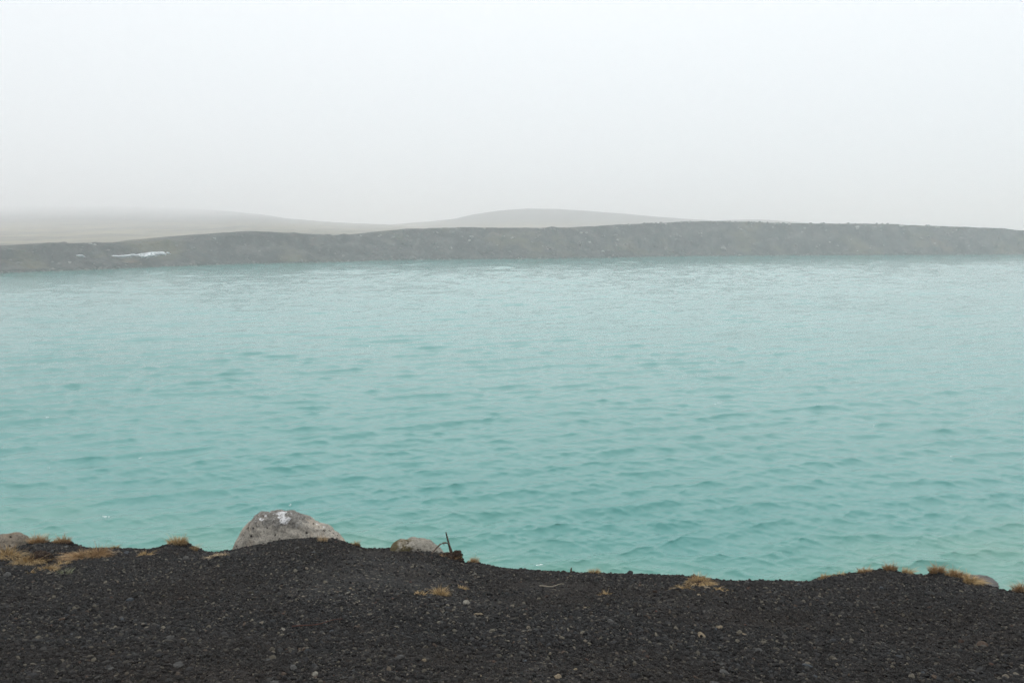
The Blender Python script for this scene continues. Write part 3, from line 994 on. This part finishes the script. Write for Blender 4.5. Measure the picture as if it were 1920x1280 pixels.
TUFTS = [
    # px, py, n, w, h, mat, lean, label, kw
    (72, 1017, 260, 46, 17, 'orange', 0.7, 'orange grass tuft on the left mound, nearer the cut-off boulder', dict(lump=4)),
    (118, 1018, 200, 40, 14, 'orange', 0.7, 'reddish grass tuft at the right end of the left mound', dict(lump=5)),
    (12, 1046, 380, 62, 20, 'straw', 0.9, 'yellow turf at the left edge below the cut-off boulder', dict(comb=(0.3, -0.5), lump=4)),
    (55, 1055, 380, 62, 18, 'straw', 0.9, 'yellow turf strip hanging in front of the brown root clump', dict(comb=(0.4, -0.6), lump=3)),
    (88, 1067, 260, 44, 13, 'straw', 0.9, 'lower tip of the yellow turf strip on the left', dict(comb=(0.6, -0.6))),
    (150, 1047, 360, 50, 18, 'orange', 0.9, 'orange tuft arching down to the left from the left hollow', dict(comb=(-0.7, -0.5), lump=3)),
    (186, 1045, 360, 48, 22, 'orange', 0.8, 'bushy orange tuft right of the hollow on the left', dict(comb=(0.3, -0.3), lump=5)),
    (118, 1058, 140, 30, 9, 'straw', 0.9, 'short straw coloured tuft at the bottom of the left hollow', dict()),
    (124, 1075, 60, 30, 14, 'greygreen', 0.7, 'sparse grey-green plant on gravel below the left hollow', dict()),
    (57, 1074, 50, 16, 8, 'straw', 0.8, 'tiny straw tuft below the yellow turf strip', dict()),
    (216, 1028, 100, 18, 11, 'straw', 0.7, 'small straw tuft on the brink between the left mound and crest tuft', dict()),
    (272, 1041, 140, 30, 11, 'straw', 0.9, 'low straw tuft left of the crest tuft', dict(comb=(0.4, -0.2))),
    (334, 1020, 300, 46, 17, 'straw', 0.7, 'straw tuft on the crest midway between left mound and big boulder', dict(lump=3)),
    (365, 1031, 90, 14, 14, 'straw', 0.8, 'narrow tuft hanging at the right foot of the crest tuft', dict()),
    (410, 1044, 170, 52, 9, 'pale', 1.1, 'flattened pale grass just left of the big boulder', dict(comb=(-0.3, -0.2))),
    (605, 1016, 110, 22, 16, 'pale', 0.4, 'pale upright grass growing at the foot of the big boulder', dict()),
    (669, 1024, 60, 18, 11, 'straw', 0.7, 'few blades on the dark knob right of the big boulder', dict(lump=6)),
    (889, 1055, 150, 22, 11, 'orange', 0.7, 'small orange tuft on the brink right of the dead stem', dict(lump=4)),
    (785, 1114, 90, 32, 9, 'straw', 1.0, 'flat straw tuft, left one on the middle slope', dict()),
    (826, 1115, 180, 30, 17, 'straw', 0.8, 'spiky straw tuft, largest on the middle slope', dict()),
    (865, 1103, 80, 20, 8, 'straw', 1.0, 'small straw tuft upper right of the spiky one', dict()),
    (1115, 1071, 130, 26, 13, 'straw', 0.7, 'straw tuft on the brink just right of a dark stub', dict()),
    (1134, 1115, 60, 30, 10, 'straw', 0.9, 'thin straw tuft alone on the slope right of centre', dict()),
    (1312, 1098, 420, 66, 15, 'straw', 1.0, 'arched yellow tuft draped over a small hump on the right brink', dict(comb=(0, -0.7), lump=9, ry=16)),
    (1285, 1104, 140, 26, 12, 'straw', 1.0, 'left tail of the arched yellow tuft on the right brink', dict(comb=(-0.8, -0.5))),
    (1345, 1106, 90, 24, 10, 'straw', 1.1, 'right tail of the arched yellow tuft on the right brink', dict(comb=(0.9, -0.5))),
    (1546, 1084, 90, 26, 12, 'straw', 0.8, 'straw blades at the left foot of the right mound', dict()),
    (1574, 1079, 80, 28, 11, 'straw', 0.7, 'sparse blades on the left shoulder of the right mound', dict()),
    (1622, 1073, 170, 36, 12, 'orange', 0.7, 'low orange tuft left of the right mound summit', dict()),
    (1669, 1068, 200, 32, 15, 'orange', 0.6, 'orange tuft on the summit of the right mound', dict()),
    (1700, 1075, 110, 24, 15, 'straw', 0.8, 'straw blades leaning right below the right mound summit', dict(comb=(0.6, 0))),
    (1757, 1074, 320, 36, 16, 'orange', 0.7, 'olive-orange tuft at the left end of the last mound', dict(lump=4)),
    (1793, 1081, 320, 50, 15, 'orange', 0.7, 'orange tuft along the top of the last mound', dict(comb=(0.3, 0), lump=3)),
    (1820, 1093, 300, 36, 18, 'straw', 0.8, 'straw tuft hanging at the right end of the last mound', dict(comb=(0.6, -0.3), lump=3)),
    (1914, 1110, 220, 40, 16, 'orange', 0.7, 'dark orange tuft at the right edge of the photo', dict(lump=7)),
]
for i, (px, py, n, w, h, mt, lean, lab, kw) in enumerate(TUFTS):
    tuft(px, py, n, w, h, mt, lean, lab, 300 + i, **kw)

# brown root clump in the left hollow
x, y = ground_at(75, 1054)
clump = link('root_clump', mat_lump('root_clump', 0.105, 0.07, 0.075, 401))
clump.location = (x, y + 0.03, float(ground_h(x, y + 0.03)) + 0.02)
tag(clump, 'dark brown clump of roots behind the yellow turf strip', 'root clump')


# ------------------------------------------------------------------ twigs and the dead stem
def tube(name, pts_, radii, mat, parent=None, seg_=7):
    bm = bmesh.new()
    rings = []
    P_ = [Vector(p) for p in pts_]
    for i, p in enumerate(P_):
        t_ = (P_[min(i + 1, len(P_) - 1)] - P_[max(i - 1, 0)]).normalized()
        a_ = t_.orthogonal().normalized()
        b_ = t_.cross(a_)
        rings.append([bm.verts.new(p + (a_ * math.cos(k * 6.2832 / seg_) + b_ * math.sin(k * 6.2832 / seg_)) * radii[i]) for k in range(seg_)])
    for r0, r1 in zip(rings, rings[1:]):
        for k in range(seg_):
            bm.faces.new((r0[k], r0[(k + 1) % seg_], r1[(k + 1) % seg_], r1[k]))
    bm.faces.new(list(reversed(rings[0])))
    bm.faces.new(rings[-1])
    bmesh.ops.recalc_face_normals(bm, faces=bm.faces)
    me = bpy.data.meshes.new(name)
    bm.to_mesh(me)
    bm.free()
    me.materials.append(mat)
    return link(name, me, parent)


bx_, by_ = ground_at(845, 1045)
bz_ = float(ground_h(bx_, by_))
root = np.array([bx_, by_, bz_])
shrub = empty('dead_shrub', tuple(root))
tag(shrub, 'dead stem with an arched shoot rising from a rooty clump by the mossy boulder', 'dead shrub')


def rel(px, py, dy=0.0):
    return tuple(at(px, py, by_ + dy) - root)


tube('stem', [rel(848, 1040), rel(843.5, 1026), rel(841, 1017), rel(838.5, 1007), rel(836, 997)], [0.017, 0.012, 0.0085, 0.0075, 0.005], M['twig'], shrub)
tube('arched_shoot', [rel(843, 1024), rel(841, 1019, -0.01), rel(836.5, 1017, -0.03), rel(831, 1017.5, -0.05), rel(825, 1020, -0.08), rel(819, 1026, -0.12), rel(813, 1033, -0.16), rel(809, 1038, -0.2)],
     [0.009, 0.0085, 0.008, 0.0075, 0.007, 0.0065, 0.006, 0.005], M['twig'], shrub)
tube('side_shoot', [rel(832, 1018, -0.05), rel(832.5, 1021, -0.05), rel(834.5, 1021, -0.05)], [0.003, 0.0025, 0.002], M['twig'], shrub)
rc = link('root_mat', mat_lump('root_mat', 0.105, 0.085, 0.05, 433), shrub)
rc.location = (0.0, -0.005, -0.01)
rb = link('root_mat', mat_lump('root_mat', 0.05, 0.05, 0.055, 437), shrub)
rb.location = rel(857, 1042)
rb2 = link('blades', blades_mesh('blades', M['orange'], 200, 0.11, 0.05, 0.02, 0.075, 0.8, 441, 0.003), shrub)
rb2.location = (0.0, -0.03, 0.015)


def ground_twig(name, ends, rad, mat, label):
    P_ = []
    (ax_, ay_), (cx_, cy_) = ends
    for t_ in np.linspace(0, 1, 9):
        gx_, gy_ = ground_at(ax_ + (cx_ - ax_) * t_, ay_ + (cy_ - ay_) * t_ + 2.0 * math.sin(t_ * 5))
        P_.append((gx_, gy_, float(ground_h(gx_, gy_)) + rad + 0.011 + 0.004 * math.sin(t_ * 9)))
    o_ = tube(name, P_, [rad * (1 - 0.5 * t_) for t_ in np.linspace(0, 1, 9)], mat)
    return tag(o_, label, 'stick')


ground_twig('stick', ((548, 1178), (642, 1166)), 0.0036, M['redtwig'], 'thin reddish stick lying on the gravel below the big boulder')
ground_twig('stick', ((1012, 1101), (1058, 1100)), 0.0045, M['paletwig'], 'short bleached stick lying near the brink at the centre')
ground_twig('stick', ((203, 1033), (229, 1040)), 0.004, M['paletwig'], 'bleached straw stem lying between the left tufts')
sx_, sy_ = ground_at(1073, 1072)
sz_ = float(ground_h(sx_, sy_))
stub = tube('dead_stub', [(sx_, sy_, sz_ - 0.02), (sx_ - 0.012, sy_, sz_ + 0.02), (sx_ - 0.008, sy_, sz_ + 0.045)], [0.012, 0.009, 0.004], M['twig'])
tag(stub, 'short dark dead stub poking up at the brink, right of centre', 'stub')

# ------------------------------------------------------------------ far bank: rocks, snow, sign
fmesh = [rock_mesh('rock', M['farrock'] if i % 3 else M['farpale'], 2, 500 + i, 0.75, 0.35, 7) for i in range(12)]


def far_rock(px, f, r, name='rock', parent=far_bank, mesh=None):
    p, _n = bank_point(px, f)
    o_ = link(name, mesh or random.choice(fmesh), parent)
    o_.location = (p[0], p[1], p[2] + r * 0.2)
    o_.rotation_euler = (random.uniform(-0.4, 0.4), random.uniform(-0.4, 0.4), random.uniform(0, 6.28))
    o_.scale = (r * random.uniform(0.8, 1.3), r * random.uniform(0.8, 1.2), r * random.uniform(0.7, 1.1))
    return o_


for i in range(230):
    f = random.random() ** 0.8 * 0.97
    px = random.uniform(720, 1900) if i % 5 else random.uniform(0, 720)
    far_rock(px, f, random.uniform(0.22, 0.62))
for i in range(60):
    far_rock(random.choice([random.uniform(1340, 1760), random.uniform(1150, 1480)]), random.uniform(0.97, 1.0), random.uniform(0.25, 0.7))
FB = [(1272, 0.62, 0.85, 'grey boulder high on the far slope, below its highest brink'),
      (1250, 0.20, 0.85, 'squarish boulder low on the far slope, right of centre'),
      (1360, 0.22, 1.0, 'largest boulder near the foot of the far slope'),
      (1350, 0.93, 0.9, 'boulder just under the brink above the largest far boulder'),
      (1605, 0.86, 0.95, 'pale boulder near the top of the right far slope'),
      (1687, 0.86, 0.95, 'pale slab near the right end of the far brink'),
      (1060, 0.80, 0.7, 'boulder high on the far slope at the centre'),
      (906, 0.62, 0.7, 'lone pale stone in the upper middle of the far slope, left of centre'),
      (773, 0.08, 0.8, 'dark boulder by the far waterline, left of centre'),
      (1702, 0.10, 0.7, 'pale boulder by the far waterline on the right')]
for px, f, r, lab in FB:
    tag(far_rock(px, f, r, 'far_boulder', None, rock_mesh('far_boulder', M['farpale'] if 'pale' in lab else M['farrock'], 3, int(px), 0.75, 0.3, 9)), lab, 'boulder')

# rubble along the waterline: nobody could count it
VV, FF = [], []
bmr = bmesh.new()
bmesh.ops.create_icosphere(bmr, subdivisions=1, radius=1.0)
iv = np.array([v.co[:] for v in bmr.verts])
bmr.verts.index_update()
ifc = [[v.index for v in f.verts] for f in bmr.faces]
bmr.free()
for i in range(5200):
    j = int(RNG.integers(5, NB - 5))
    f = abs(RNG.normal(0, 0.05)) + 0.0
    row = int(np.clip((f + 0.6) / 1.6 * (NR - 1), 0, NR - 1))
    p = np.array([BX[row, j], BY[row, j], BZ[row, j]]) + RNG.normal(0, 0.35, 3) * np.array([1, 1, 0.1])
    r_ = 0.09 * (1 - RNG.random()) ** -0.45
    r_ = min(r_, 0.5)
    b0 = len(VV)
    VV += [tuple(c) for c in (p + iv * RNG.uniform(0.6, 1.3, iv.shape) * r_ * np.array([1.1, 1.1, 0.75]))]
    FF += [tuple(b0 + k for k in fc) for fc in ifc]
rme = bpy.data.meshes.new('shore_rubble')
rme.from_pydata(VV, [], FF)
rme.materials.append(M['farrock'])
tag(link('shore_rubble', rme, far_bank), None, None, None, 'stuff')


def snow_patch(outline, label):
    """closed slab of snow lying on the far bank; outline = upper and lower photo rows along columns"""
    cols = np.array(outline, float)
    pxs = np.linspace(cols[0, 0], cols[-1, 0], 90)
    up = np.interp(pxs, cols[:, 0], cols[:, 1])
    lo = np.interp(pxs, cols[:, 0], cols[:, 2])
    lo = lo + np.abs(fbm(pxs / 6.0, pxs * 0, 611, 3)) * np.minimum(2.2, (lo - up) * 0.5) * -1
    jag = fbm(pxs / 4.0, pxs * 0 + 3, 613, 3)
    up = up + jag * np.minimum(0.5, (lo - up) * 0.3)
    bm = bmesh.new()
    pp = np.where(SY > 60, px_of(SX, np.maximum(SY, 60)), -9e9)
    ring = []
    for k, px in enumerate(pxs):
        i = int(np.argmin(np.abs(pp - px)))
        colv = []
        for py in np.linspace(up[k], lo[k], 5):
            # walk up the bank column until it is seen at that photo row
            zc = EYE + elev(py) * BY[:, i]
            dz = BZ[:, i] - zc
            j = int(np.argmax(dz > 0)) if (dz > 0).any() else NR - 1
            j = max(j, 1)
            t_ = dz[j - 1] / (dz[j - 1] - dz[j] + 1e-9)
            t_ = min(max(t_, 0), 1)
            Yc = BY[j - 1, i] * (1 - t_) + BY[j, i] * t_
            q_ = at(px, py, Yc)
            colv.append(q_ + np.array([0, -0.25, 0.18]))
        ring.append(colv)
    fv = [[bm.verts.new(c) for c in col] for col in ring]
    bv = [[bm.verts.new(c + np.array([0, 1.2, -0.5])) for c in col] for col in ring]
    n_, m_ = len(fv), 5
    for a_ in range(n_ - 1):
        for b_ in range(m_ - 1):
            bm.faces.new((fv[a_][b_], fv[a_ + 1][b_], fv[a_ + 1][b_ + 1], fv[a_][b_ + 1]))
            bm.faces.new((bv[a_][b_], bv[a_][b_ + 1], bv[a_ + 1][b_ + 1], bv[a_ + 1][b_]))
        bm.faces.new((fv[a_][0], bv[a_][0], bv[a_ + 1][0], fv[a_ + 1][0]))
        bm.faces.new((fv[a_][-1], fv[a_ + 1][-1], bv[a_ + 1][-1], bv[a_][-1]))
    for b_ in range(m_ - 1):
        bm.faces.new((fv[0][b_], fv[0][b_ + 1], bv[0][b_ + 1], bv[0][b_]))
        bm.faces.new((fv[-1][b_], bv[-1][b_], bv[-1][b_ + 1], fv[-1][b_ + 1]))
    bmesh.ops.recalc_face_normals(bm, faces=bm.faces)
    me = bpy.data.meshes.new('snow_patch')
    bm.to_mesh(me)
    bm.free()
    me.materials.append(M['snow'])
    return tag(link('snow_patch', me), label, 'snow patch')


snow_patch([(210, 480, 481.2), (225, 480, 481.6), (238, 479, 481), (249, 477, 480), (258, 478, 480.5), (266, 476.5, 482.4), (273, 475.5, 482.6),
            (280, 474.5, 480.5), (288, 473.6, 479.4), (297, 473.4, 477.4), (308, 472.6, 477.8), (308.8, 473.4, 476.5)], 'long strip of old snow on the far bank at the left')
snow_patch([(312, 474.0, 474.9), (314, 473.2, 475.4), (316, 473.6, 475.2), (318, 474.3, 475)], 'tiny scrap of snow at the right end of the snow strip')
snow_patch([(144, 479.6, 480.4), (150, 478.8, 481), (156, 479.2, 480)], 'small snow scrap far left of the snow strip')

# a trail sign on the rim at the far right
p, n_ = bank_point(1909, 1.0)
sg = empty('trail_sign', tuple(p))
tag(sg, 'faint trail sign on a post on the far rim at the right', 'sign')


def box(name, c, sz, mat, parent, bev=0.02):
    bm = bmesh.new()
    bmesh.ops.create_cube(bm, size=1.0)
    for v in bm.verts:
        v.co = Vector((v.co.x * sz[0] + c[0], v.co.y * sz[1] + c[1], v.co.z * sz[2] + c[2]))
    bmesh.ops.bevel(bm, geom=list(bm.edges), offset=bev, segments=1, affect='EDGES')
    me = bpy.data.meshes.new(name)
    bm.to_mesh(me)
    bm.free()
    me.materials.append(mat)
    return link(name, me, parent)


box('post', (0.25, 0, 0.6), (0.12, 0.12, 2.0), M['post'], sg)
box('board', (0.0, -0.1, 1.75), (1.0, 0.06, 0.42), M['board'], sg)

# ------------------------------------------------------------------ little whitecaps
FV, FFc = [], []
for (px, py, wd) in [(1345, 754, 9), (1338, 757, 4), (1005, 1055, 9), (1010, 1052, 4), (202, 963, 9), (262, 856, 5), (92, 874, 6), (545, 944, 4),
                     (1637, 798, 3), (1781, 863, 4), (1779, 855, 4), (693, 648, 3), (90, 779, 3)]:
    d = ray(px, py)
    Y = -EYE / d[2]
    cx_, cy_ = d[0] * Y, Y
    k = int(np.argmin((WX - cx_) ** 2 + (WY - cy_) ** 2))
    s_ = Y / F
    for m_ in range(max(4, int(wd * 1.6))):
        ox, oy = RNG.normal(0, wd * s_ * 0.28), RNG.normal(0, wd * s_ * 0.22)
        k2 = int(np.argmin((WX - cx_ - ox) ** 2 + (WY - cy_ - oy) ** 2))
        c_ = np.array([(WX + DX).ravel()[k2], (WY + DY).ravel()[k2], WZ.ravel()[k2] + 0.004])
        r_ = s_ * RNG.uniform(0.5, 1.3)
        b0 = len(FV)
        FV += [tuple(v) for v in (c_ + iv * np.array([1.5, 1.0, 0.35]) * r_)]
        FFc += [tuple(b0 + q_ for q_ in fc) for fc in ifc]
fme = bpy.data.meshes.new('foam')
fme.from_pydata(FV, [], FFc)
fme.materials.append(M['foam'])
tag(link('foam', fme), 'few white flecks of foam on the wave crests', None, None, 'stuff')

# ------------------------------------------------------------------ the fog
bm = bmesh.new()
bmesh.ops.create_cube(bm, size=1.0)
zlo, zhi = min(-8.0, float(BZ.min()) - 1, float(Zg.min()) - 1), max(TOP_Z, EYE) + 3
for v in bm.verts:
    v.co = Vector((v.co.x * 8400, v.co.y * 8400, zlo if v.co.z < 0 else zhi))
hme = bpy.data.meshes.new('haze')
bm.to_mesh(hme)
bm.free()
hm = bpy.data.materials.new('pale_fog')
hm.use_nodes = True
hn = hm.node_tree.nodes
hn.remove(hn['Principled BSDF'])
pv = hn.new('ShaderNodeVolumePrincipled')
pv.inputs['Color'].default_value = (1.0, 0.993, 0.998, 1)
pv.inputs['Density'].default_value = 0.0016
pv.inputs['Anisotropy'].default_value = 0.3
hm.node_tree.links.new(pv.outputs[0], hn['Material Output'].inputs['Volume'])
hme.materials.append(hm)
haze = tag(link('haze', hme), 'thin pale fog hanging over the crater', None, None, 'stuff')
